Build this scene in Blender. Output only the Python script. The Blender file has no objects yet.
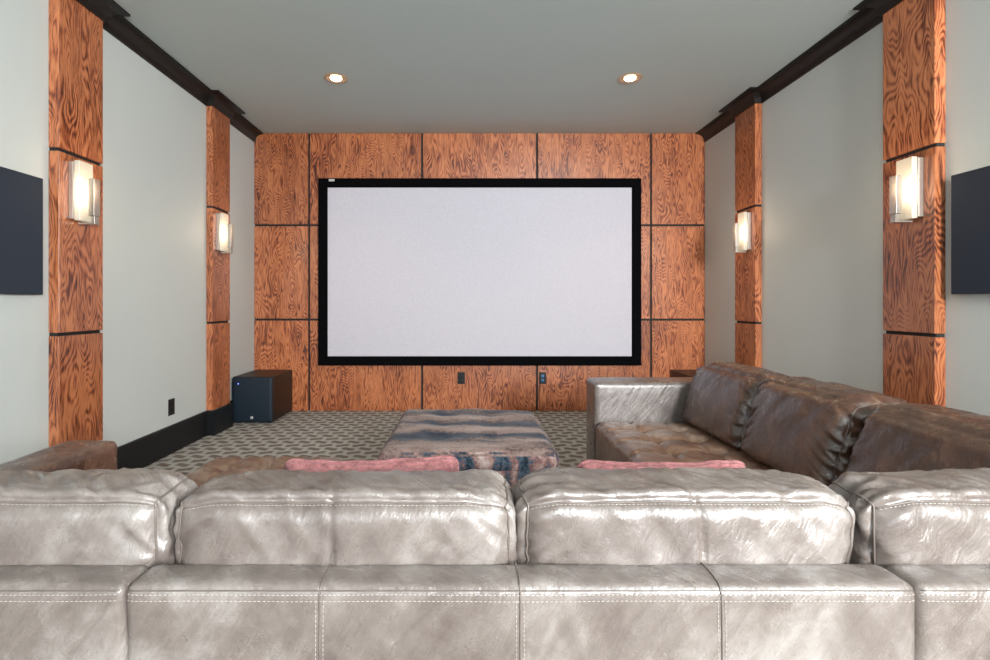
import bpy, bmesh, math, random
from mathutils import Vector, Matrix, noise as mnoise

SC = bpy.context.scene
COL = SC.collection
random.seed(4)
F, CX, CY, H, D = 500.0, 468.0, 303.0, 1.064, 4.926
XL, XR, ZC, YR = -2.108, 2.335, 2.74, -2.3

# ------------------------------------------------------------------ materials
class NT:
    def __init__(self, name):
        self.m = bpy.data.materials.new(name); self.m.use_nodes = True
        self.t = self.m.node_tree; self.n = self.t.nodes; self.l = self.t.links
        self.b = self.n['Principled BSDF']; self.o = self.n['Material Output']
    def node(self, typ, **kw):
        x = self.n.new(typ)
        for k, v in kw.items():
            if k.startswith('i_'):
                key = k[2:]
                x.inputs[int(key) if key.isdigit() else key.replace('_', ' ')].default_value = v
            else: setattr(x, k, v)
        return x
    def link(self, a, b): self.l.new(a, b)
    def math(self, op, a, b=None, c=None):
        x = self.n.new('ShaderNodeMath'); x.operation = op
        for i, v in enumerate((a, b, c)):
            if v is None: continue
            if isinstance(v, (int, float)): x.inputs[i].default_value = v
            else: self.l.new(v, x.inputs[i])
        return x.outputs[0]
    def ramp(self, fac, stops, interp='LINEAR'):
        r = self.n.new('ShaderNodeValToRGB'); r.color_ramp.interpolation = interp
        el = r.color_ramp.elements
        while len(el) < len(stops): el.new(0.5)
        for e, (p, c) in zip(el, stops):
            e.position = p; e.color = (c[0], c[1], c[2], 1) if not isinstance(c, (int, float)) else (c, c, c, 1)
        self.l.new(fac, r.inputs[0]); return r.outputs[0]
    def noise(self, vec, scale=5, detail=2, rough=.5, dist=0):
        x = self.n.new('ShaderNodeTexNoise')
        x.inputs['Scale'].default_value = scale; x.inputs['Detail'].default_value = detail
        x.inputs['Roughness'].default_value = rough; x.inputs['Distortion'].default_value = dist
        if vec is not None: self.l.new(vec, x.inputs['Vector'])
        return x.outputs['Fac']
    def comb(self, x, y, z):
        c = self.n.new('ShaderNodeCombineXYZ')
        for i, v in enumerate((x, y, z)):
            if isinstance(v, (int, float)): c.inputs[i].default_value = v
            else: self.l.new(v, c.inputs[i])
        return c.outputs[0]
    def coord(self, which='Object'):
        return self.n.new('ShaderNodeTexCoord').outputs[which]
    def sep(self, v):
        s = self.n.new('ShaderNodeSeparateXYZ'); self.l.new(v, s.inputs[0]); return s.outputs
    def rand(self): return self.n.new('ShaderNodeObjectInfo').outputs['Random']
    def mix(self, fac, a, b, blend='MIX'):
        x = self.n.new('ShaderNodeMix'); x.data_type = 'RGBA'; x.blend_type = blend
        for i, v in ((0, fac), (6, a), (7, b)):
            if isinstance(v, (int, float)): x.inputs[i].default_value = v
            elif isinstance(v, tuple): x.inputs[i].default_value = (v[0], v[1], v[2], 1)
            else: self.l.new(v, x.inputs[i])
        return x.outputs[2]
    def bump(self, h, strength=.3, dist=.01, normal=None):
        x = self.n.new('ShaderNodeBump'); x.inputs['Strength'].default_value = strength
        x.inputs['Distance'].default_value = dist; self.l.new(h, x.inputs['Height'])
        if normal is not None: self.l.new(normal, x.inputs['Normal'])
        return x.outputs[0]
    def base(self, v):
        if isinstance(v, tuple): self.b.inputs['Base Color'].default_value = (v[0], v[1], v[2], 1)
        else: self.l.new(v, self.b.inputs['Base Color'])
    def set(self, **kw):
        for k, v in kw.items():
            i = self.b.inputs[k.replace('_', ' ')]
            if isinstance(v, (int, float)): i.default_value = v
            elif isinstance(v, tuple): i.default_value = (*v, 1)[:4]
            else: self.l.new(v, i)

def paint(name, c, var=.03, rough=.55):
    t = NT(name); v = t.coord()
    n = t.noise(v, 1.3, 3)
    t.base(t.mix(n, tuple(x*(1-var) for x in c), tuple(x*(1+var) for x in c)))
    t.set(Roughness=rough, Normal=t.bump(t.noise(v, 180, 2), .05, .002)); return t.m

def plain(name, c, rough=.5, metal=0, bump=0, bscale=80, spec=.5):
    t = NT(name); t.set(Roughness=rough, Metallic=metal, Specular_IOR_Level=spec)
    v = t.coord(); n = t.noise(v, bscale, 3)
    t.base(t.mix(n, tuple(x*.85 for x in c), tuple(min(1, x*1.15) for x in c)))
    if bump: t.set(Normal=t.bump(n, bump, .004))
    return t.m

def emit(name, c, s):
    t = NT(name); t.base((.35, .33, .3)); t.set(Emission_Color=c, Emission_Strength=s, Roughness=.3); return t.m

def lamp_glass():
    t = NT('frosted_glass_lit'); z = t.sep(t.coord())[2]
    d = t.math('ABSOLUTE', t.math('ADD', z, .01))
    g = t.math('EXPONENT', t.math('MULTIPLY', t.math('POWER', t.math('DIVIDE', d, .075), 2.0), -1.0))
    t.base((.40, .36, .30))
    t.set(Emission_Color=(1.0, .80, .53), Emission_Strength=t.math('ADD', t.math('MULTIPLY', g, 2.2), .30), Roughness=.3); return t.m

def oak(name, light, mid, dark):
    t = NT(name); s = t.sep(t.coord()); r = t.math('MULTIPLY', t.rand(), 37.0)
    a = t.math('ADD', s[0], s[1]); z = s[2]
    zz = t.math('ADD', z, r)
    wob = t.noise(t.comb(t.math('MULTIPLY', a, 9), r, t.math('MULTIPLY', zz, 5)), 1, 2)
    aw = t.math('ADD', a, t.math('MULTIPLY', t.math('SUBTRACT', wob, .5), .05))
    n1 = t.noise(t.comb(t.math('MULTIPLY', aw, 4.6), r, t.math('MULTIPLY', zz, 1.0)), 1.0, 2, .5)
    g = t.math('ADD', t.math('MULTIPLY', n1, 46.0), t.math('MULTIPLY', aw, 8.0))
    band = t.math('PINGPONG', g, .5); band = t.math('MULTIPLY', band, 2.0)
    fine = t.noise(t.comb(t.math('MULTIPLY', aw, 70), r, t.math('MULTIPLY', zz, 8)), 1, 3, .6)
    pore = t.noise(t.comb(t.math('MULTIPLY', aw, 210), r, t.math('MULTIPLY', zz, 18)), 1, 2, .6)
    big = t.noise(t.comb(t.math('MULTIPLY', a, 6), r, t.math('MULTIPLY', zz, 2.5)), 1, 3)
    k = t.math('ADD', t.math('MULTIPLY', band, .33), t.math('MULTIPLY', fine, .72))
    k = t.math('ADD', k, t.math('MULTIPLY', t.math('SUBTRACT', big, .5), .50))
    k = t.math('ADD', k, t.math('MULTIPLY', t.math('SUBTRACT', pore, .5), .55))
    c = t.ramp(k, [(.27, dark), (.42, mid), (.62, light), (.9, tuple(min(1, x*1.15) for x in light))])
    tone = t.ramp(t.node('ShaderNodeObjectInfo').outputs['Random'], [(0, (.80, .76, .72)), (1, (1.12, 1.08, 1.05))])
    t.base(t.mix(1.0, c, tone, 'MULTIPLY'))
    t.set(Roughness=t.ramp(fine, [(.3, .42), (.7, .28)]), Specular_IOR_Level=.5, Coat_Weight=.25, Coat_Roughness=.2,
          Normal=t.bump(k, .12, .003)); return t.m

def leather(name, c1, c2, c3, rough=(.27, .50), spec=.6):
    t = NT(name); v = t.coord()
    s = t.sep(v)
    big = t.noise(v, 3.2, 5, .62, .6)
    mid = t.noise(v, 20, 4, .65, .4)
    # drag creases run on the slant across each hide
    al = t.math('ADD', s[0], s[1])
    p = t.math('ADD', t.math('MULTIPLY', al, 30.0), t.math('MULTIPLY', s[2], -22.0))
    q = t.math('ADD', t.math('MULTIPLY', al, 3.0), t.math('MULTIPLY', s[2], 7.0))
    st = t.noise(t.comb(p, q, t.math('MULTIPLY', s[1], 9.0)), 1.0, 4, .6, .5)
    k = t.math('ADD', t.math('MULTIPLY', big, .62), t.math('MULTIPLY', mid, .22))
    k = t.math('ADD', k, t.math('MULTIPLY', st, .16))
    t.base(t.ramp(k, [(.36, c1), (.5, c2), (.63, c3)]))
    vo = t.node('ShaderNodeTexVoronoi', feature='DISTANCE_TO_EDGE'); vo.inputs['Scale'].default_value = 260
    t.link(v, vo.inputs['Vector'])
    cre = t.noise(v, 42, 5, .7, 1.4)
    b1 = t.bump(vo.outputs['Distance'], .10, .002)
    b2 = t.bump(cre, .25, .006, b1)
    b3 = t.bump(st, .40, .012, b2)
    t.set(Roughness=t.ramp(mid, [(.3, rough[1]), (.7, rough[0])]), Specular_IOR_Level=spec, Normal=b3,
          Coat_Weight=.25, Coat_Roughness=.3)
    return t.m

def carpet(name):
    t = NT(name); v = t.coord()
    nv = t.noise(v, 9, 2)
    s = t.sep(v)
    y2 = t.math('ADD', s[1], t.math('MULTIPLY', t.math('SINE', t.math('MULTIPLY', s[0], 50.27)), .012))
    br = t.node('ShaderNodeTexBrick', offset=.5, offset_frequency=2)
    br.inputs['Scale'].default_value = 1; br.inputs['Brick Width'].default_value = .125; br.inputs['Row Height'].default_value = .090
    br.inputs['Mortar Size'].default_value = .027; br.inputs['Mortar Smooth'].default_value = .8
    br.inputs['Color1'].default_value = (0, 0, 0, 1); br.inputs['Color2'].default_value = (.15, .15, .15, 1); br.inputs['Mortar'].default_value = (1, 1, 1, 1)
    t.link(t.comb(s[0], y2, 0), br.inputs['Vector'])
    fib = t.noise(v, 160, 3, .7)
    k = t.math('ADD', br.outputs['Color'], t.math('MULTIPLY', t.math('SUBTRACT', fib, .5), .5))
    t.base(t.ramp(k, [(.05, CARPET[0]), (.5, CARPET[1]), (.95, CARPET[2])]))
    t.set(Roughness=.95, Specular_IOR_Level=.1, Normal=t.bump(fib, .5, .006)); return t.m

def velvet(name, axis):
    t = NT(name); s = t.sep(t.coord())
    if axis == 'x':
        v = t.comb(t.math('MULTIPLY', s[0], 2.2), t.math('MULTIPLY', s[1], 9), 0)
    else:
        v = t.comb(t.math('MULTIPLY', t.math('ADD', s[0], s[1]), 12), 3.0, t.math('MULTIPLY', s[2], 2.6))
    n = t.noise(v, 1.0, 3, .55, .4)
    if axis == 'x':
        w = t.noise(t.comb(t.math('MULTIPLY', s[0], 3.0), t.math('MULTIPLY', s[1], 1.5), 7.0), 1.0, 2)
        ph = t.math('ADD', t.math('MULTIPLY', t.math('ADD', s[1], .22), 2*math.pi/.27), t.math('MULTIPLY', t.math('SUBTRACT', w, .5), 6.0))
        n = t.math('SUBTRACT', t.math('ADD', t.math('MULTIPLY', n, .8), .13), t.math('MULTIPLY', t.math('COSINE', ph), .10))
    f = t.noise(t.coord(), 60, 4, .75)
    f2 = t.noise(t.coord(), 16, 4, .7)
    k = t.math('ADD', n, t.math('MULTIPLY', t.math('SUBTRACT', f, .5), .42))
    k = t.math('ADD', k, t.math('MULTIPLY', t.math('SUBTRACT', f2, .5), .22))
    if axis == 'x':
        stops = [(.34, (.012, .016, .028)), (.43, (.036, .048, .078)), (.48, (.085, .058, .052)), (.55, (.20, .135, .118)), (.72, (.31, .235, .21))]
    else:
        stops = [(.38, (.010, .016, .024)), (.45, (.05, .08, .11)), (.50, (.14, .066, .06)), (.57, (.27, .17, .15)), (.70, (.42, .34, .31))]
    t.base(t.ramp(k, stops))
    t.set(Roughness=.85, Sheen_Weight=.08, Sheen_Roughness=.4, Specular_IOR_Level=.2, Normal=t.bump(f, .4, .006)); return t.m

def chenille(name, c):
    t = NT(name); v = t.coord()
    n = t.noise(v, 45, 4, .7); w = t.noise(v, 220, 3, .7)
    k = t.math('ADD', t.math('MULTIPLY', n, .6), t.math('MULTIPLY', w, .4))
    t.base(t.ramp(k, [(.34, tuple(x*.35 for x in c)), (.5, c), (.66, tuple(min(1, x*1.5+.03) for x in c))]))
    t.set(Roughness=.9, Sheen_Weight=.15, Specular_IOR_Level=.15, Normal=t.bump(k, .7, .008)); return t.m

CARPET = ((.175, .148, .125), (.30, .285, .25), (.44, .43, .395))
M = dict(
    wall=paint('wall_paint', (.54, .565, .54)),
    rear=paint('rear_bounce_cut', (.10, .10, .10)),  # unseen wall, dark tone invented to cut bounce and sharpen the daylight
    ceil=paint('ceiling_paint', (.44, .50, .49)),
    black=plain('black_gloss_paint', (.008, .009, .010), .4, spec=.3),
    crown=plain('dark_brown_lacquer', (.010, .008, .007), .38, spec=.25),
    gap=plain('black_backing', (.008, .008, .008), .7),
    oak=oak('oak_veneer', (.46, .165, .066), (.24, .058, .018), (.055, .009, .003)),
    velvetblack=plain('black_velvet', (.003, .003, .0035), .9, spec=.02),
    screen=plain('screen_fabric', (.53, .51, .56), .9, spec=.2),
    badge=plain('silver_badge', (.7, .7, .7), .3, .6),
    nickel=plain('brushed_nickel', (.50, .46, .41), .42, 1),
    glass=lamp_glass(),
    bulb=emit('bulb_lit', (1.0, .78, .50), 14.0),
    canring=plain('can_ring', (.50, .36, .25), .35, .3),
    cancone=plain('can_reflector', (.75, .55, .35), .25, .7),
    panelfab=plain('charcoal_fabric', (.026, .032, .046), .8, spec=.2, bump=.4, bscale=400),
    subbox=plain('dark_oak_cabinet', (.016, .009, .006), .4, spec=.3),
    subgrille=plain('black_grille', (.008, .016, .026), .5, spec=.3, bump=.2, bscale=500),
    led=emit('blue_led', (.1, .2, 1.0), 4.0),
    carpet=carpet('woven_carpet'),
    leather=leather('worn_leather_lit', (.074, .053, .045), (.158, .130, .115), (.29, .262, .243), (.21, .46), .8),  # sofa leather, base lifted and greyed for the daylight on it
    leather_shaded=leather('brown_leather_shaded', (.026, .010, .006), (.066, .028, .016), (.15, .072, .042), (.20, .40), .85),  # same sofa leather with shade put into its colour
    leather_seat=leather('tufted_leather', (.085, .040, .024), (.165, .088, .055), (.28, .20, .155), (.24, .44), .7),
    thread=plain('pale_thread', (.50, .46, .42), .7),
    piping=plain('leather_piping', (.13, .105, .090), .4),
    velvet_top=velvet('abstract_velvet_top', 'x'),
    velvet_side=velvet('abstract_velvet_side', 'z'),
    pink=chenille('dusty_pink_chenille', (.25, .098, .098)),
    white=plain('white_frame', (.7, .7, .68), .4),
    blueport=plain('blue_port', (.03, .12, .25), .4),
)

# ------------------------------------------------------------------ mesh helpers
def obj(name, bm, mat, parent=None, smooth=True, loc=None, wn=False):
    me = bpy.data.meshes.new(name)
    if loc is not None: bmesh.ops.translate(bm, verts=bm.verts, vec=-Vector(loc))
    bmesh.ops.recalc_face_normals(bm, faces=bm.faces)
    bm.to_mesh(me); bm.free()
    for m in (mat if isinstance(mat, (list, tuple)) else [mat]): me.materials.append(m)
    if smooth: me.polygons.foreach_set('use_smooth', [True]*len(me.polygons))
    o = bpy.data.objects.new(name, me); COL.objects.link(o)
    if loc is not None: o.location = loc
    if parent:
        o.parent = parent
        o.location = Vector(o.location) - parent_world(parent)
    if wn:
        w = o.modifiers.new('wn', 'WEIGHTED_NORMAL'); w.keep_sharp = False
    return o

def parent_world(p):
    v = Vector((0, 0, 0))
    while p: v = v + Vector(p.location); p = p.parent
    return v

def thing(name, label, cat, loc, group=None):
    o = bpy.data.objects.new(name, None); COL.objects.link(o); o.location = loc
    o.empty_display_size = .1
    return tag(o, label, cat, group)

def tag(o, label, cat, group=None):
    o['label'] = label; o['category'] = cat
    if group: o['group'] = group
    return o

def struct(o): o['kind'] = 'structure'; return o

def box(bm, x0, x1, y0, y1, z0, z1, bevel=0, seg=3):
    g = bmesh.ops.create_cube(bm, size=1)
    vs = g['verts']
    for v in vs:
        v.co = Vector((x0 + (v.co.x+.5)*(x1-x0), y0 + (v.co.y+.5)*(y1-y0), z0 + (v.co.z+.5)*(z1-z0)))
    if bevel:
        es = list({e for v in vs for e in v.link_edges})
        bmesh.ops.bevel(bm, geom=es, offset=bevel, segments=seg, affect='EDGES', profile=.5)
    return bm

def mkbox(*a, **k): return box(bmesh.new(), *a, **k)

def tube(bm, pts, r, n=8, closed=False):
    pts = [Vector(p) for p in pts]; rings = []
    N = len(pts); up = None
    for i, p in enumerate(pts):
        a = pts[i-1] if (i or closed) else p; b = pts[(i+1) % N] if (i < N-1 or closed) else p
        t = (b-a).normalized()
        if up is None: up = Vector((0, 0, 1)) if abs(t.z) < .9 else Vector((1, 0, 0))
        s = t.cross(up).normalized(); u = s.cross(t).normalized(); up = u
        rings.append([bm.verts.new(p + r*(math.cos(2*math.pi*k/n)*s + math.sin(2*math.pi*k/n)*u)) for k in range(n)])
    for i in range(N if closed else N-1):
        A, B = rings[i], rings[(i+1) % N]
        for k in range(n): bm.faces.new((A[k], A[(k+1) % n], B[(k+1) % n], B[k]))
    if not closed:
        bm.faces.new(rings[0][::-1]); bm.faces.new(rings[-1])
    return bm

def stitches(bm, pts, r=.00048, dash=.0050, gap=.0026):
    pts = [Vector(p) for p in pts]
    d = [0]
    for a, b in zip(pts, pts[1:]): d.append(d[-1] + (b-a).length)
    def at(s):
        for i in range(len(d)-1):
            if d[i+1] >= s:
                f = (s-d[i])/max(1e-9, d[i+1]-d[i]); return pts[i].lerp(pts[i+1], f)
        return pts[-1]
    s = 0
    while s + dash < d[-1]:
        tube(bm, [at(s), at(s+dash)], r, 5); s += dash + gap
    return bm

def lathe(bm, prof, cx, cy, n=40):
    rings = []
    for r, z in prof:
        rings.append([bm.verts.new((cx + r*math.cos(2*math.pi*k/n), cy + r*math.sin(2*math.pi*k/n), z)) for k in range(n)])
    for A, B in zip(rings, rings[1:]):
        for k in range(n): bm.faces.new((A[k], A[(k+1) % n], B[(k+1) % n], B[k]))
    return rings

def sstep(a, b, x):
    t = max(0, min(1, (x-a)/(b-a))); return t*t*(3-2*t)
def nz(x, y, z=0.0): return mnoise.noise(Vector((x, y, z)))
def ridge(x, y, z=0.0): return 1-abs(nz(x, y, z))*2

class Soft:
    """rounded, bulged, creased block: maps a point p of the cube [-1,1]^3 onto the finished surface"""
    def __init__(self, half, r, center, bulge=(0, 0, 0), disp=None, warp=None):
        self.h = Vector(half); self.r = r; self.c = Vector(center); self.b = bulge; self.disp = disp; self.warp = warp
    def at(self, p, lift=0.0):
        h = self.h; q = Vector((p[0]*h.x, p[1]*h.y, p[2]*h.z))
        inner = Vector((max(-h.x+self.r, min(h.x-self.r, q.x)), max(-h.y+self.r, min(h.y-self.r, q.y)), max(-h.z+self.r, min(h.z-self.r, q.z))))
        n = (q-inner)
        n = n.normalized() if n.length > 1e-9 else Vector((0, 0, 1))
        w = inner + n*self.r
        e = lambda t: 1-t**2 if abs(t) < 1 else 0
        k = [math.sqrt(max(0, e(p[(i+1) % 3])*e(p[(i+2) % 3]))) for i in range(3)]
        w = w + Vector([n[i]*self.b[i]*k[i] for i in range(3)])
        d = self.disp(p, w, n) if self.disp else 0
        w = w + n*(d+lift)
        if self.warp: w = self.warp(p, w)
        return w + self.c
    def mesh(self, step=.008):
        bm = bmesh.new(); cache = {}
        cnt = [max(6, int(round(2*self.h[i]/step))) for i in range(3)]
        def V(i, j, k):
            key = (i, j, k)
            if key not in cache:
                cache[key] = bm.verts.new(self.at((2*i/cnt[0]-1, 2*j/cnt[1]-1, 2*k/cnt[2]-1)))
            return cache[key]
        for ax in range(3):
            a, b = (ax+1) % 3, (ax+2) % 3
            for side in (0, cnt[ax]):
                for i in range(cnt[a]):
                    for j in range(cnt[b]):
                        q = []
                        for di, dj in ((0, 0), (1, 0), (1, 1), (0, 1)):
                            idx = [0, 0, 0]; idx[ax] = side; idx[a] = i+di; idx[b] = j+dj
                            q.append(V(*idx))
                        bm.faces.new(q if side else q[::-1])
        return bm
    def path(self, fn, n=80, lift=.0):
        return [self.at(fn(i/n), lift) for i in range(n+1)]

# ------------------------------------------------------------------ room shell
def slab(name, mat, *b): return struct(obj(name, mkbox(*b), mat, smooth=False))
slab('floor', M['carpet'], XL-.15, XR+.15, YR-.15, D+.2, -.1, 0)
slab('ceiling', M['ceil'], XL-.15, XR+.15, YR-.15, D+.2, ZC, ZC+.1)
slab('wall_left', M['wall'], XL-.12, XL, YR, D+.15, 0, ZC)
slab('wall_right', M['wall'], XR, XR+.12, YR, D+.15, 0, ZC)
slab('wall_back', M['gap'], XL, XR, D+.02, D+.15, 0, ZC)
# wall behind the viewer, with two window openings
WIN = [(-1.75, -.35, .75, 2.25), (1.4, 2.2, 1.35, 2.45)]
bm = bmesh.new()
xs = [XL, WIN[0][0], WIN[0][1], WIN[1][0], WIN[1][1], XR]
for i in range(5):
    if i in (1, 3):
        w = WIN[(i-1)//2]
        box(bm, xs[i], xs[i+1], YR-.15, YR, 0, w[2]); box(bm, xs[i], xs[i+1], YR-.15, YR, w[3], ZC)
    else: box(bm, xs[i], xs[i+1], YR-.15, YR, 0, ZC)
struct(obj('wall_rear', bm, M['rear'], smooth=False))
for i, (a, b, c, d) in enumerate(WIN):
    bm = bmesh.new()
    for q in ((a, a+.05, c, d), (b-.05, b, c, d), (a+.05, b-.05, c, c+.05), (a+.05, b-.05, d-.05, d)):
        box(bm, q[0], q[1], YR-.1, YR-.03, q[2], q[3])
    struct(obj('window_%d' % (i+1), bm, M['white'], smooth=False))

# pilaster depths along the side walls
PIL = {'L': [(2.51, 2.813), (4.024, 4.313)], 'R': [(2.442, 2.749), (3.970, 4.271)]}
PP = .055
def side(s, u): return XL+u if s == 'L' else XR-u

# crown moulding: a cove that breaks forward around every pilaster
def sweep(s, prof, pil, p, y0, y1):
    bm = bmesh.new(); lines = []
    for o, z in prof:
        pts = [(o, y0)]
        for a, b in pil: pts += [(o, a-o), (p+o, a-o), (p+o, b+o), (o, b+o)]
        pts.append((o, y1))
        lines.append([bm.verts.new((side(s, u), y, z)) for u, y in pts])
    for A, B in zip(lines, lines[1:]):
        for k in range(len(A)-1): bm.faces.new((A[k], A[k+1], B[k+1], B[k]))
    return bm
cove = [(0, 2.648), (.010, 2.648), (.013, 2.658)]
for k in range(9):
    t = math.pi/2*k/8; cove.append((.080-.066*math.cos(t), 2.660+.066*math.sin(t)))
cove += [(.092, 2.727), (.092, ZC-.001)]
for n, s in ((1, 'L'), (2, 'R')):
    o = obj('trim_%d' % n, sweep(s, cove, PIL[s], PP, YR, D), M['crown'], smooth=False); struct(o)
    es = o.modifiers.new('es', 'EDGE_SPLIT'); es.split_angle = math.radians(35)
    o.data.polygons.foreach_set('use_smooth', [True]*len(o.data.polygons))
base = [(0.0, .198), (.012, .198), (.016, .190), (.016, .0005)]
for nm, s in (('baseboard_left', 'L'), ('baseboard_right', 'R')):
    struct(obj(nm, sweep(s, base, PIL[s], PP+.004, YR, D), M['black'], smooth=False))

# ------------------------------------------------------------------ oak cladding
ZJ = [0.0, .900, 1.830, ZC]
XJ = [XL, -1.566, -.453, .680, 1.803, XR]
rown = ['bottom', 'middle', 'top']; G = .010
PAN_L = {
 (0,0): 'oak veneer panel at floor level behind the subwoofer with a blue light',
 (1,0): 'wide oak veneer panel at floor level under the left end of the projection screen',
 (2,0): 'wide oak veneer panel at floor level behind the ottoman, single outlet in its upper part',
 (3,0): 'wide oak veneer panel at floor level under the screen, outlet with two blue ports at its left edge',
 (4,0): 'narrow oak veneer panel at floor level in right corner behind the sofa arm',
 (0,1): 'narrow oak veneer panel at mid height against the left wall beside the screen',
 (1,1): 'oak veneer panel at mid height, only a sliver left of the screen frame showing',
 (3,1): 'oak veneer panel at mid height, only a sliver right of the screen frame showing',
 (4,1): 'narrow oak veneer panel at mid height against the right wall beside the screen',
 (0,2): 'narrow oak veneer panel in the top left corner of the screen wall',
 (1,2): 'wide oak veneer panel above the left end of the projection screen',
 (2,2): 'wide oak veneer panel above the middle of the projection screen',
 (3,2): 'wide oak veneer panel above the right end of the projection screen',
 (4,2): 'narrow oak veneer panel in the top right corner of the screen wall',
}
for (c, r), lab in PAN_L.items():
    x0 = XJ[c] + (G if c else .001); x1 = XJ[c+1] - (G if c < 4 else .001)
    z0 = ZJ[r] + (G if r else .001); z1 = ZJ[r+1] - (G if r < 2 else .002)
    o = obj('wall_panel', mkbox(x0, x1, D, D+.019, z0, z1, bevel=.002, seg=1), M['oak'], smooth=False, loc=((x0+x1)/2, D, (z0+z1)/2))
    tag(o, lab, 'wall panel', 'oak panels on the screen wall')

PIL_L = {('L', 0): 'near oak pilaster on the left wall beside the dark square wall panel',
         ('L', 1): 'far oak pilaster on the left wall beside the subwoofer corner',
         ('R', 0): 'near oak pilaster on the right wall beside the dark square wall panel',
         ('R', 1): 'far oak pilaster on the right wall, behind the leather sofa cushions'}
for s in 'LR':
    for i, (a, b) in enumerate(PIL[s]):
        x = side(s, PP/2)
        root = thing('pilaster', PIL_L[s, i], 'pilaster', (side(s, 0), (a+b)/2, .2), 'oak pilasters on the side walls')
        zz = [.2, .905, 1.838, 2.70]
        for r in range(3):
            z0 = zz[r] + (.009 if r else 0); z1 = zz[r+1] - (.009 if r < 2 else 0)
            xa, xb = sorted((side(s, .001), side(s, PP)))
            obj('panel', mkbox(xa, xb, a, b, z0, z1, bevel=.002, seg=1), M['oak'], root, smooth=False, loc=(x, (a+b)/2, (z0+z1)/2))
        xa, xb = sorted((side(s, .001), side(s, PP-.014)))
        obj('backing', mkbox(xa, xb, a+.006, b-.006, .2, 2.69), M['gap'], root, smooth=False, loc=(x, (a+b)/2, 1.4))

# ------------------------------------------------------------------ wall sconces
SC_L = {('L', 0): 'lit glass and nickel sconce on the near left pilaster', ('L', 1): 'lit glass and nickel sconce on the far left pilaster above the subwoofer',
        ('R', 0): 'lit glass and nickel sconce on the near right pilaster', ('R', 1): 'lit glass and nickel sconce on the far right pilaster above the sofa'}
for s in 'LR':
    for i, (a, b) in enumerate(PIL[s]):
        yc = (a+b)/2 + .005; z0, z1 = 1.490, 1.800; u0 = PP
        root = thing('wall_sconce', SC_L[s, i], 'sconce', (side(s, u0), yc, z0), 'lit wall sconces')
        def sb(name, ua, ub, ya, yb, za, zb, mat, bev=.002):
            xa, xb = sorted((side(s, u0+ua), side(s, u0+ub)))
            return obj(name, mkbox(xa, xb, yc+ya, yc+yb, za, zb, bevel=bev, seg=2), mat, root, loc=((xa+xb)/2, yc+(ya+yb)/2, (za+zb)/2), wn=True)
        sb('back_plate', .0005, .026, -.100, .005, z0+.006, z1-.006, M['nickel'])
        sb('glass_shade', .0265, .055, -.095, .0, z0, z1, M['glass'], .004)
        sb('front_bar', .072, .102, -.058, -.014, z0+.03, z1-.085, M['nickel'])
        bm = bmesh.new()
        for (ua, ub, za, zb) in ((.012, .1, z0-.014, z0-.004), (.080, .098, z0-.004, z0+.03)):
            xa, xb = sorted((side(s, u0+ua), side(s, u0+ub)))
            box(bm, xa, xb, yc-.05, yc-.016, za, zb, bevel=.001, seg=1)
        obj('bracket', bm, M['nickel'], root, loc=(side(s, u0+.05), yc, z0), smooth=False)
        L = bpy.data.lights.new('sconce_glow', 'POINT'); L.energy = 2.0; L.color = (1, .72, .48); L.shadow_soft_size = .06
        lo = bpy.data.objects.new('sconce_glow', L); COL.objects.link(lo); lo.location = (side(s, u0+.20), yc-.04, 1.66)

# ------------------------------------------------------------------ dark wall panels
for s, lab, ya, yb in (('L', 'square charcoal fabric panel hung on the left wall', 1.87, 2.445), ('R', 'square charcoal fabric panel hung on the right wall', 1.81, 2.386)):
    root = thing('acoustic_panel', lab, 'wall panel', (side(s, 0), (ya+yb)/2, 1.105), 'charcoal panels on the side walls')
    xa, xb = sorted((side(s, .022), side(s, .032)))
    obj('fabric_face', mkbox(xa, xb, ya, yb, 1.105, 1.672, bevel=.004, seg=2), M['panelfab'], root, loc=((xa+xb)/2, (ya+yb)/2, 1.39), wn=True)
    xa, xb = sorted((side(s, .0005), side(s, .022)))
    obj('frame', mkbox(xa, xb, ya+.004, yb-.004, 1.109, 1.668), M['gap'], root, smooth=False, loc=((xa+xb)/2, (ya+yb)/2, 1.39))

# ------------------------------------------------------------------ projection screen
x0, x1, z0, z1, ys = -1.461, 1.690, .455, 2.281, 4.87
fw = .088
root = thing('projection_screen', 'large white projection screen in a black velvet frame on the oak wall', 'projection screen', ((x0+x1)/2, D, z0))
bm = bmesh.new()
def frame_profile(bm):
    prof = [(0, D-.001), (0, ys+.006), (.006, ys), (fw-.022, ys), (fw, ys+.018), (fw, ys+.032)]
    loops = [[bm.verts.new(v) for v in ((x0+o, y, z0+o), (x1-o, y, z0+o), (x1-o, y, z1-o), (x0+o, y, z1-o))] for o, y in prof]
    for A, B in zip(loops, loops[1:]):
        for k in range(4): bm.faces.new((A[k], A[(k+1) % 4], B[(k+1) % 4], B[k]))
frame_profile(bm)
obj('frame', bm, M['velvetblack'], root, smooth=False, loc=((x0+x1)/2, ys, (z0+z1)/2))
obj('screen_surface', mkbox(x0+fw-.004, x1-fw+.004, ys+.024, ys+.030, z0+fw-.004, z1-fw+.004), M['screen'], root, smooth=False, loc=((x0+x1)/2, ys+.027, (z0+z1)/2))
bm = mkbox(x0+.105, x0+.160, ys-.002, ys+.001, z1-.032, z1-.010, bevel=.001, seg=1)
o = obj('badge', bm, M['badge'], root, smooth=False, loc=(x0+.13, ys, z1-.02)); o['label'] = 'small silver maker badge'

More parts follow.
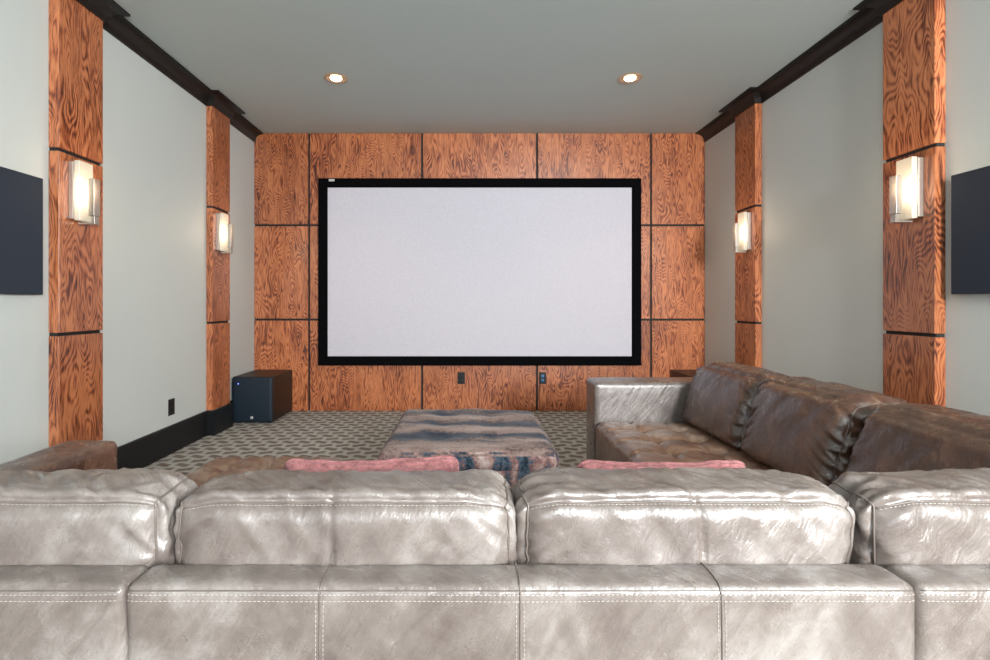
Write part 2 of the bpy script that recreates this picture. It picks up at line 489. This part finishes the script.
# ------------------------------------------------------------------ recessed lights
for x, lab in ((-.983, 'lit recessed ceiling light with brass ring, left one'), (1.207, 'lit recessed ceiling light with brass ring, right one')):
    y = 3.724
    root = thing('recessed_light', lab, 'ceiling light', (x, y, ZC), 'recessed lights in the ceiling')
    bm = bmesh.new(); lathe(bm, [(.062, ZC-.0025), (.066, ZC-.006), (.084, ZC-.006), (.090, ZC-.001)], x, y)
    obj('trim_ring', bm, M['canring'], root, loc=(x, y, ZC))
    bm = bmesh.new(); lathe(bm, [(.064, ZC-.003), (.060, ZC-.0025), (.050, ZC-.002), (.043, ZC-.0015)], x, y)
    obj('reflector', bm, M['cancone'], root, loc=(x, y, ZC))
    bm = bmesh.new(); lathe(bm, [(.043, ZC-.001), (.040, ZC-.008), (.030, ZC-.014), (.014, ZC-.018), (.0005, ZC-.019)], x, y)
    obj('bulb', bm, M['bulb'], root, loc=(x, y, ZC))
    L = bpy.data.lights.new('can_light', 'SPOT'); L.energy = 26; L.color = (1, .74, .48); L.spot_size = math.radians(120); L.spot_blend = .7; L.shadow_soft_size = .05
    lo = bpy.data.objects.new('can_light', L); COL.objects.link(lo); lo.location = (x, y, ZC-.035)

# ------------------------------------------------------------------ outlets
def outlet(lab, cx, cy, cz, ax, ports):
    root = thing('wall_outlet', lab, 'outlet', (cx, cy, cz-.057))
    if ax == 'y':
        obj('cover_plate', mkbox(cx-.036, cx+.036, cy-.006, cy-.0005, cz-.058, cz+.058, bevel=.002, seg=2), M['black'], root, loc=(cx, cy, cz), wn=True)
        for dz in (-.02, .02):
            obj('port' if ports else 'socket', mkbox(cx-.013, cx+.013, cy-.008, cy-.006, cz+dz-.013, cz+dz+.013, bevel=.003, seg=2), M['blueport'] if ports else M['gap'], root, loc=(cx, cy, cz+dz))
    else:
        obj('cover_plate', mkbox(cx+.0005, cx+.006, cy-.036, cy+.036, cz-.058, cz+.058, bevel=.002, seg=2), M['black'], root, loc=(cx, cy, cz), wn=True)
        for dz in (-.02, .02):
            obj('socket', mkbox(cx+.006, cx+.008, cy-.013, cy+.013, cz+dz-.013, cz+dz+.013, bevel=.003, seg=2), M['gap'], root, loc=(cx, cy, cz+dz))
outlet('black outlet on the oak wall above the middle of the ottoman', -.066, D, .325, 'y', False)
outlet('black outlet with two blue ports beside a panel joint in the oak wall', .735, D, .325, 'y', True)
outlet('black outlet low on the pale left wall above the baseboard', XL, 3.55, .326, 'x', False)

# ------------------------------------------------------------------ subwoofers
def subwoofer(lab, xa, xb, ya, yb, h, led):
    xc, yc = (xa+xb)/2, (ya+yb)/2
    root = thing('subwoofer', lab, 'subwoofer', (xc, yc, 0))
    obj('cabinet', mkbox(xa, xb, ya+.022, yb, .012, h, bevel=.006, seg=2), M['subbox'], root, loc=(xc, yc, h/2), wn=True)
    s = Soft(((xb-xa)/2-.001, .014, (h-.014)/2-.001), .012, (xc, ya+.010, (h+.012)/2), bulge=(0, .006, 0))
    obj('grille', s.mesh(.012), M['subgrille'], root, loc=(xc, ya+.01, h/2))
    if led:
        obj('power_light', mkbox(xa+.055, xa+.064, ya-.012, ya-.006, h-.062, h-.053, bevel=.002, seg=2), M['led'], root, loc=(xa+.06, ya, h-.06))['label'] = 'small blue power light'
        obj('badge', mkbox(xc-.012, xc+.012, ya-.012, ya-.005, .045, .068, bevel=.003, seg=2), M['badge'], root, loc=(xc, ya, .05))
    for sx in (xa+.04, xb-.04):
        for sy in (ya+.06, yb-.05):
            bm = bmesh.new(); rr = lathe(bm, [(.018, .013), (.02, .0)], sx, sy, 16)
            bm.faces.new(rr[1])
            obj('foot', bm, M['gap'], root, loc=(sx, sy, 0))
subwoofer('dark subwoofer with blue-lit front in the left corner of the oak wall', -2.078, -1.722, 4.400, 4.905, .412, True)
subwoofer('dark speaker box behind the sofa in the right corner, mostly hidden', 1.985, 2.312, 4.415, 4.905, .412, False)

# ------------------------------------------------------------------ ottoman
ox0, ox1, oy0, oy1, oh = -.395, .400, 2.150, 3.030, .425
oc = ((ox0+ox1)/2, (oy0+oy1)/2)
root = thing('ottoman', 'square velvet ottoman with blue and taupe abstract pattern on the carpet', 'ottoman', (*oc, 0))
def odisp(p, w, n):
    k = max(0, n.z)
    d = 0
    for bx in (-.13, .13):
        for by in (-.2, .05, .28):
            q = math.hypot(w.x-bx, w.y-by); d -= .018*math.exp(-(q/.075)**2)
    d += .010*nz(w.x*4, w.y*6, 1) + .004*nz(w.x*11, w.y*11, 4)
    return d*k + .004*nz(w.x*7, w.y*7, w.z*7)
so = Soft(((ox1-ox0)/2, (oy1-oy0)/2, .055), .050, (oc[0], oc[1], oh-.058), bulge=(.008, .008, .014), disp=odisp)
ot = obj('top_cushion', so.mesh(.014), (M['velvet_top'], M['velvet_side']), root, loc=(oc[0], oc[1], oh-.058))
for pl in ot.data.polygons:
    if pl.normal.z < .62: pl.material_index = 1
sb_ = Soft(((ox1-ox0)/2-.004, (oy1-oy0)/2-.004, .165), .035, (oc[0], oc[1], .205), bulge=(.012, .012, 0), disp=lambda p, w, n: .004*nz(w.x*9, w.y*9, w.z*3))
obj('base', sb_.mesh(.016), M['velvet_side'], root, loc=(oc[0], oc[1], .205))
for sx in (-1, 1):
    for sy in (-1, 1):
        obj('foot', mkbox(oc[0]+sx*.33-.025, oc[0]+sx*.33+.025, oc[1]+sy*.37-.025, oc[1]+sy*.37+.025, 0, .05, bevel=.004, seg=2), M['gap'], root, loc=(oc[0]+sx*.33, oc[1]+sy*.37, 0))

# ------------------------------------------------------------------ leather sectional
YB, YL, ZF, ZS = .808, .884, .606, .360     # back face, inner edge of the ledge, frame top, seat top
LE = M['leather']
def frame_block(name, x0, x1, y0, y1, z0, z1, parent, r=.011, seed=0, soft=.003, mat=None, step=.014):
    c = Vector(((x0+x1)/2, (y0+y1)/2, (z0+z1)/2))
    def dp(p, w, n):
        q = w + c
        return soft*nz(q.x*5+seed, q.y*5, q.z*5) + soft*.35*nz(q.x*18, q.y*18+seed, q.z*18)
    s = Soft(((x1-x0)/2, (y1-y0)/2, (z1-z0)/2), r, c, bulge=(soft, soft*1.3, soft), disp=dp)
    o = obj(name, s.mesh(step), mat or LE, parent, loc=c); return s, o

def seam_obj(name, pts, parent, r=.0013, mat=None):
    bm = tube(bmesh.new(), pts, r, 6)
    return obj(name, bm, mat or M['piping'], parent, loc=pts[0])
def stitch_obj(paths, parent):
    bm = bmesh.new()
    for p in paths: stitches(bm, p)
    return obj('stitching', bm, M['thread'], parent, loc=paths[0][0])

def seat_block(x0, x1, y0, y1, parent, nxb, nyb, seed=0, top=ZS):
    c = Vector(((x0+x1)/2, (y0+y1)/2, top/2+.03)); hx, hy = (x1-x0)/2, (y1-y0)/2
    sx, sy = (x1-x0)/nxb, (y1-y0)/nyb
    def dp(p, w, n):
        k = max(0, n.z)
        gx = (w.x+hx)/sx; gy = (w.y+hy)/sy
        fx = abs(gx-round(gx))*sx; fy = abs(gy-round(gy))*sy
        inx = 1 if .5 < gx < nxb-.5 else 0; iny = 1 if .5 < gy < nyb-.5 else 0
        d = -.012*math.exp(-(fx/.012)**2)*inx - .012*math.exp(-(fy/.012)**2)*iny
        q = math.hypot(fx, fy)
        if inx and iny: d -= .030*math.exp(-(q/.042)**2)
        ang = math.atan2(gy-round(gy), gx-round(gx))
        d += .0045*math.cos(ang*9+seed)*math.exp(-(q/.07)**2)*sstep(.008, .03, q)
        d += .004*nz(w.x*9+seed, w.y*9, 0) + .0025*nz(w.x*26, w.y*26+seed, 3)
        return d*k + .003*nz(w.x*8, w.y*8+seed, w.z*8)
    s = Soft((hx, hy, top/2-.03), .045, c, bulge=(.004, .012, .014), disp=dp)
    return obj('seat', s.mesh(.011), M['leather_seat'], parent, loc=c)

VS = .965
def cushion(parent, axis, a0, a1, f, back, z0, z1, seed, seam_u=None, lean=0.0, pinch=(1, 1), step=.0065, wr=1.0, vseam=True):
    """axis 'x': length along X with its back face towards -Y; axis 'y': length along Y with its back towards +X (front towards -X)"""
    L = (a1-a0)/2; T = abs(back-f)/2; Hh = (z1-z0)/2
    ac, tc, zc = (a0+a1)/2, (f+back)/2, (z0+z1)/2
    sd = seed*7.3
    if axis == 'x':
        half = (L, T, Hh); c = (ac, tc, zc)
    else:
        half = (T, L, Hh); c = (tc, ac, zc)
    def dp(p, w, n):
        u = p[0] if axis == 'x' else p[1]; t = p[1] if axis == 'x' else p[0]; v = p[2]
        al = w.x if axis == 'x' else w.y; th = w.y if axis == 'x' else w.x
        d = .007*nz(al*5+sd, w.z*6, th*5) + .003*nz(al*13, w.z*13+sd, th*13)
        # gathers that run away from the end seams
        em = sstep(.52, .97, abs(u))
        fl = ridge(al*5+sd, w.z*30+al*18*(1 if u > 0 else -1), th*16+sd)
        d += wr*(.0075 if axis == 'x' else .0125)*em*(fl-.55)
        # slanting drag folds below the top seam
        tm = sstep(-.2, .55, v)*(1-em*.5)
        fs = ridge(al*17+w.z*13+sd, w.z*3.2, th*4)
        d += wr*.0048*tm*(fs-.5)*(.35+.65*max(0, nz(al*3.2+sd, 5, 1)+.5))
        # tighter creases on the roll of the top
        rm = max(0, n.z)
        d += wr*.0035*rm*(ridge(al*34+th*20+sd, th*6, 2)-.5)
        # seam valleys
        edge = math.exp(-((v-VS)/.035)**2) * (1 if (t < -.5 if axis == 'x' else t > .5) else 0)
        d -= .003*edge
        if seam_u is not None:
            d -= .009*math.exp(-((u-seam_u-.012*math.sin(v*3))/.011)**2)*(1 if abs(n.z) < .8 else .4)
        return d
    def wp(p, w):
        u = p[0] if axis == 'x' else p[1]; v = p[2]
        # corners sag: ends drop and draw in
        e = abs(u)
        pk = pinch[0] if u < 0 else pinch[1]
        drop = .014*pk*sstep(.72, 1.0, e)*sstep(-.2, 1, v)
        w = w.copy(); w.z -= drop
        if axis == 'x': w.z += sstep(-.2, 1, v)*(.010+.003*p[1])
        if axis == 'x': w.y -= sstep(-.6, 1, v)*.115*(p[1]+1)/2
        else: w.x += lean*(v)
        k = 1-.05*pk*sstep(.8, 1.0, e)
        if axis == 'x': w.y = w.y*k
        else: w.x = w.x*k
        return w
    s = Soft(half, .042 if axis == 'x' else .055, c, bulge=((.003, .016, .006) if axis == 'x' else (.030, .003, .006)), disp=dp, warp=wp)
    o = obj('back_cushion', s.mesh(step), LE if axis == 'x' else M['leather_shaded'], parent, loc=c)
    bk = -1 if axis == 'x' else 1
    def P(u, t, v): return (u, t, v) if axis == 'x' else (t, u, v)
    line = s.path(lambda q: P(-.97+1.94*q, bk, VS), 110, .0008)
    seam_obj('top_seam', line, o, .0014)
    st = s.path(lambda q: P(-.95+1.90*q, bk, VS-.035), 110, .0010)
    paths = [st]
    if seam_u is not None:
        vl = s.path(lambda q: P(seam_u+.012*math.sin((-.98+1.94*q)*3), bk, -.98+1.94*q), 60, .0008)
        seam_obj('panel_seam', vl, o, .0018)
    stitch_obj(paths, o)
    # end welts: the boxed seam that runs round each end of the cushion
    for e in (-1, 1):
        pts = [s.at(P(e*.985, *tv), .001) for tv in ring]
        bm = tube(bmesh.new(), pts, .0019, 6, closed=True)
        obj('end_welt', bm, M['piping'], o, loc=pts[0])
    return s, o
ring = []
for k in range(25): ring.append((-1, -1+2*k/24))
for k in range(1, 17): ring.append((-1+2*k/16, 1))
for k in range(1, 25): ring.append((1, 1-2*k/24))
for k in range(1, 16): ring.append((1-2*k/16, -1))

def back_trim(parent_frame, s, x0, x1, seams):
    """stitch lines along the rounded top edge of a back and its upright panel seams"""
    h = s.h; u = lambda x: (x-s.c.x)/h.x
    ztop = 1-.013/h.z
    paths = [s.path(lambda q: (-.997+1.994*q, -1, ztop), 120, .0008), s.path(lambda q: (-.997+1.994*q, -1, ztop-.010/h.z), 120, .0008)]
    for x in seams:
        line = s.path(lambda q: (u(x), -1, -.6+(1.6-.04)*q), 50, .0006) + s.path(lambda q: (u(x), -1+1.9*q, 1), 16, .0006)
        seam_obj('panel_seam', line, parent_frame, .0013)
        for dx in (-.006, .006):
            paths.append(s.path(lambda q: (u(x+dx), -1, -.2+1.14*q), 60, .0008))
    stitch_obj(paths, parent_frame)
    seam_obj('edge_seam', s.path(lambda q: (-.99+1.98*q, -1, ztop+.006/h.z), 120, .0004), parent_frame, .0012)

XA, XB_, XO = -.557, .728, 1.580    # unit joints and the outer back of the right-hand run
# left chaise unit
r1 = thing('chaise_sofa', 'grey-brown leather chaise end of the sectional with tufted seat and left arm', 'sofa', (-.95, 1.5, 0), 'units of the leather sectional')
s, fb = frame_block('backrest', -1.344, XA-.002, YB, YL, .03, ZF, r1, seed=1)
back_trim(fb, s, -1.344, XA, [-.93])
frame_block('arm', -1.344, -1.170, YL+.002, 1.680, .03, ZF, r1, r=.02, seed=3, mat=M['leather_shaded'])
seat_block(-1.165, XA-.003, YL+.004, 2.29, r1, 4, 9, 1, top=.368)
cushion(r1, 'x', -1.165, -.547, YL+.004, 1.135, ZS+.012, .716, 1, None, pinch=(1, .35))
# middle unit
r2 = thing('middle_sofa', 'silvery brown leather middle unit of the sectional, two back cushions seen from behind', 'sofa', (.08, 1.35, 0), 'units of the leather sectional')
s, fb = frame_block('backrest', XA+.002, XB_-.002, YB, YL, .03, ZF, r2, seed=5)
back_trim(fb, s, XA, XB_, [(320-CX)*YB/F, (520-CX)*YB/F, (721-CX)*YB/F])
seat_block(XA+.003, .083, YL+.004, 1.86, r2, 3, 4, 4)
seat_block(.087, .706, YL+.004, 1.86, r2, 3, 4, 5)
cushion(r2, 'x', -.537, .086, YL+.004, 1.135, ZS+.012, .714, 2, -.06, pinch=(1, .8))
cushion(r2, 'x', .090, .706, YL+.004, 1.135, ZS+.012, .716, 3, .035, pinch=(.7, 1.15))
# corner unit
r3 = thing('corner_sofa', 'silvery brown leather corner unit of the sectional at the right of the photo', 'sofa', (1.15, 1.25, 0), 'units of the leather sectional')
s, fb = frame_block('backrest', XB_+.002, XO, YB, YL, .03, ZF, r3, seed=8)
back_trim(fb, s, XB_, XO, [1.12])
frame_block('side_back', XO-.078, XO, YL+.002, 1.648, .03, ZF, r3, seed=9)
seat_block(XB_+.003, XO-.082, YL+.004, 1.646, r3, 4, 4, 6)
cushion(r3, 'x', .719, 1.335, YL+.004, 1.135, ZS+.012, .716, 4, None, pinch=(1, 1))
cushion(r3, 'y', 1.145, 1.640, 1.245, 1.47, ZS+.036, .738, 5, None, lean=.055, pinch=(.2, .2))
# right unit with the far arm
r4 = thing('right_sofa', 'brown leather sofa along the right wall with tufted seat and far arm', 'sofa', (1.15, 2.35, 0), 'units of the leather sectional')
frame_block('side_back', XO-.078, XO, 1.652, 2.858, .03, ZF, r4, seed=11)
sa, fa = frame_block('arm', .728, XO, 2.866, 3.085, .03, ZF, r4, r=.018, seed=12)
stitch_obj([sa.path(lambda q: (-.97+1.94*q, -1, 1-.022/sa.h.z), 80, .0008)], fa)
seat_block(.722, XO-.082, 1.656, 2.856, r4, 4, 6, 7, top=.388)
cushion(r4, 'y', 1.668, 2.222, 1.245, 1.47, ZS+.036, .738, 6, None, lean=.055, pinch=(.2, .2), wr=1.2)
cushion(r4, 'y', 2.232, 2.842, 1.245, 1.47, ZS+.036, .732, 7, None, lean=.055, pinch=(.2, .2), wr=1.0)

# ------------------------------------------------------------------ throw pillows
def pillow(lab, x0, x1, ztop, yc, roll, seed):
    zb = ZS+.028; w, h, t = (x1-x0)/2, (ztop-zb)/2, .062
    c = Vector(((x0+x1)/2, yc, (ztop+zb)/2))
    root = thing('throw_pillow', lab, 'pillow', c, 'pink pillows on the middle sofa')
    def wp(p, q):
        q = q.copy()
        k = max(0, (1-p[0]**4)*(1-p[2]**4)); q.y *= .28+.72*k**.6
        pull = 1-.05*(1-p[0]**2)*abs(p[2])**3; q.z *= pull
        q.x *= 1-.04*(1-p[2]**2)*abs(p[0])**3
        q.y -= .05*p[2]
        a = roll; q = Vector((q.x*math.cos(a)-q.z*math.sin(a), q.y, q.x*math.sin(a)+q.z*math.cos(a)))
        return q
    s = Soft((w, t, h), .03, c, bulge=(0, .02, 0), disp=lambda p, q, n: .006*nz(q.x*8+seed, q.z*8, q.y*8)+.003*nz(q.x*30, q.z*30+seed, 0), warp=wp)
    obj('cover', s.mesh(.009), M['pink'], root, loc=c)
    pts = []
    N = 30
    for k in range(N): pts.append((-1+2*k/N, 0, 1))
    for k in range(N): pts.append((1, 0, 1-2*k/N))
    for k in range(N): pts.append((1-2*k/N, 0, -1))
    for k in range(N): pts.append((-1, 0, -1+2*k/N))
    obj('welt', tube(bmesh.new(), [s.at(p, .001) for p in pts], .005, 6, closed=True), M['pink'], root, loc=c)
pillow('pink chenille throw pillow in front of the ottoman, left of the two', -.435, -.020, .690, 1.250, math.radians(1.6), 2)
pillow('pink chenille throw pillow near the right tufted seat, right of the two', 0.262, .668, .684, 1.250, math.radians(.3), 9)

# ------------------------------------------------------------------ light
w = bpy.data.worlds.new('sky'); SC.world = w; w.use_nodes = True
w.node_tree.nodes['Background'].inputs[0].default_value = (.80, .90, 1, 1)
w.node_tree.nodes['Background'].inputs[1].default_value = 1.5
def area(name, loc, sx, sy, e, col, target):
    L = bpy.data.lights.new(name, 'AREA'); L.shape = 'RECTANGLE'; L.size = sx; L.size_y = sy; L.energy = e; L.color = col
    o = bpy.data.objects.new(name, L); COL.objects.link(o); o.location = loc
    d = Vector(target)-Vector(loc); o.rotation_euler = d.to_track_quat('-Z', 'Y').to_euler(); return o
def win_light(i, e, col):
    a, b, c, d = WIN[i]
    area('daylight_window', ((a+b)/2, YR-.02, (c+d)/2), b-a-.1, d-c-.1, e, col, ((a+b)/2, 5, (c+d)/2))
win_light(0, 60, (.88, .95, 1))
win_light(1, 520, (.97, .985, 1))

# ------------------------------------------------------------------ camera
cd = bpy.data.cameras.new('camera'); co = bpy.data.objects.new('camera', cd); COL.objects.link(co)
co.location = (0, 0, H); co.rotation_euler = (math.pi/2, 0, 0)
cd.sensor_width = 36; cd.lens = F*36/990; cd.shift_x = (495-CX)/990; cd.shift_y = -(330-CY)/990
cd.clip_start = .02
SC.camera = co
SC.cycles.use_denoising = True
SC.cycles.max_bounces = 10; SC.cycles.diffuse_bounces = 6
SC.cycles.sample_clamp_indirect = 6
vs = SC.view_settings; vs.view_transform = 'Standard'; vs.look = 'None'; vs.gamma = 1; vs.use_curve_mapping = False
vs.exposure = -0.28
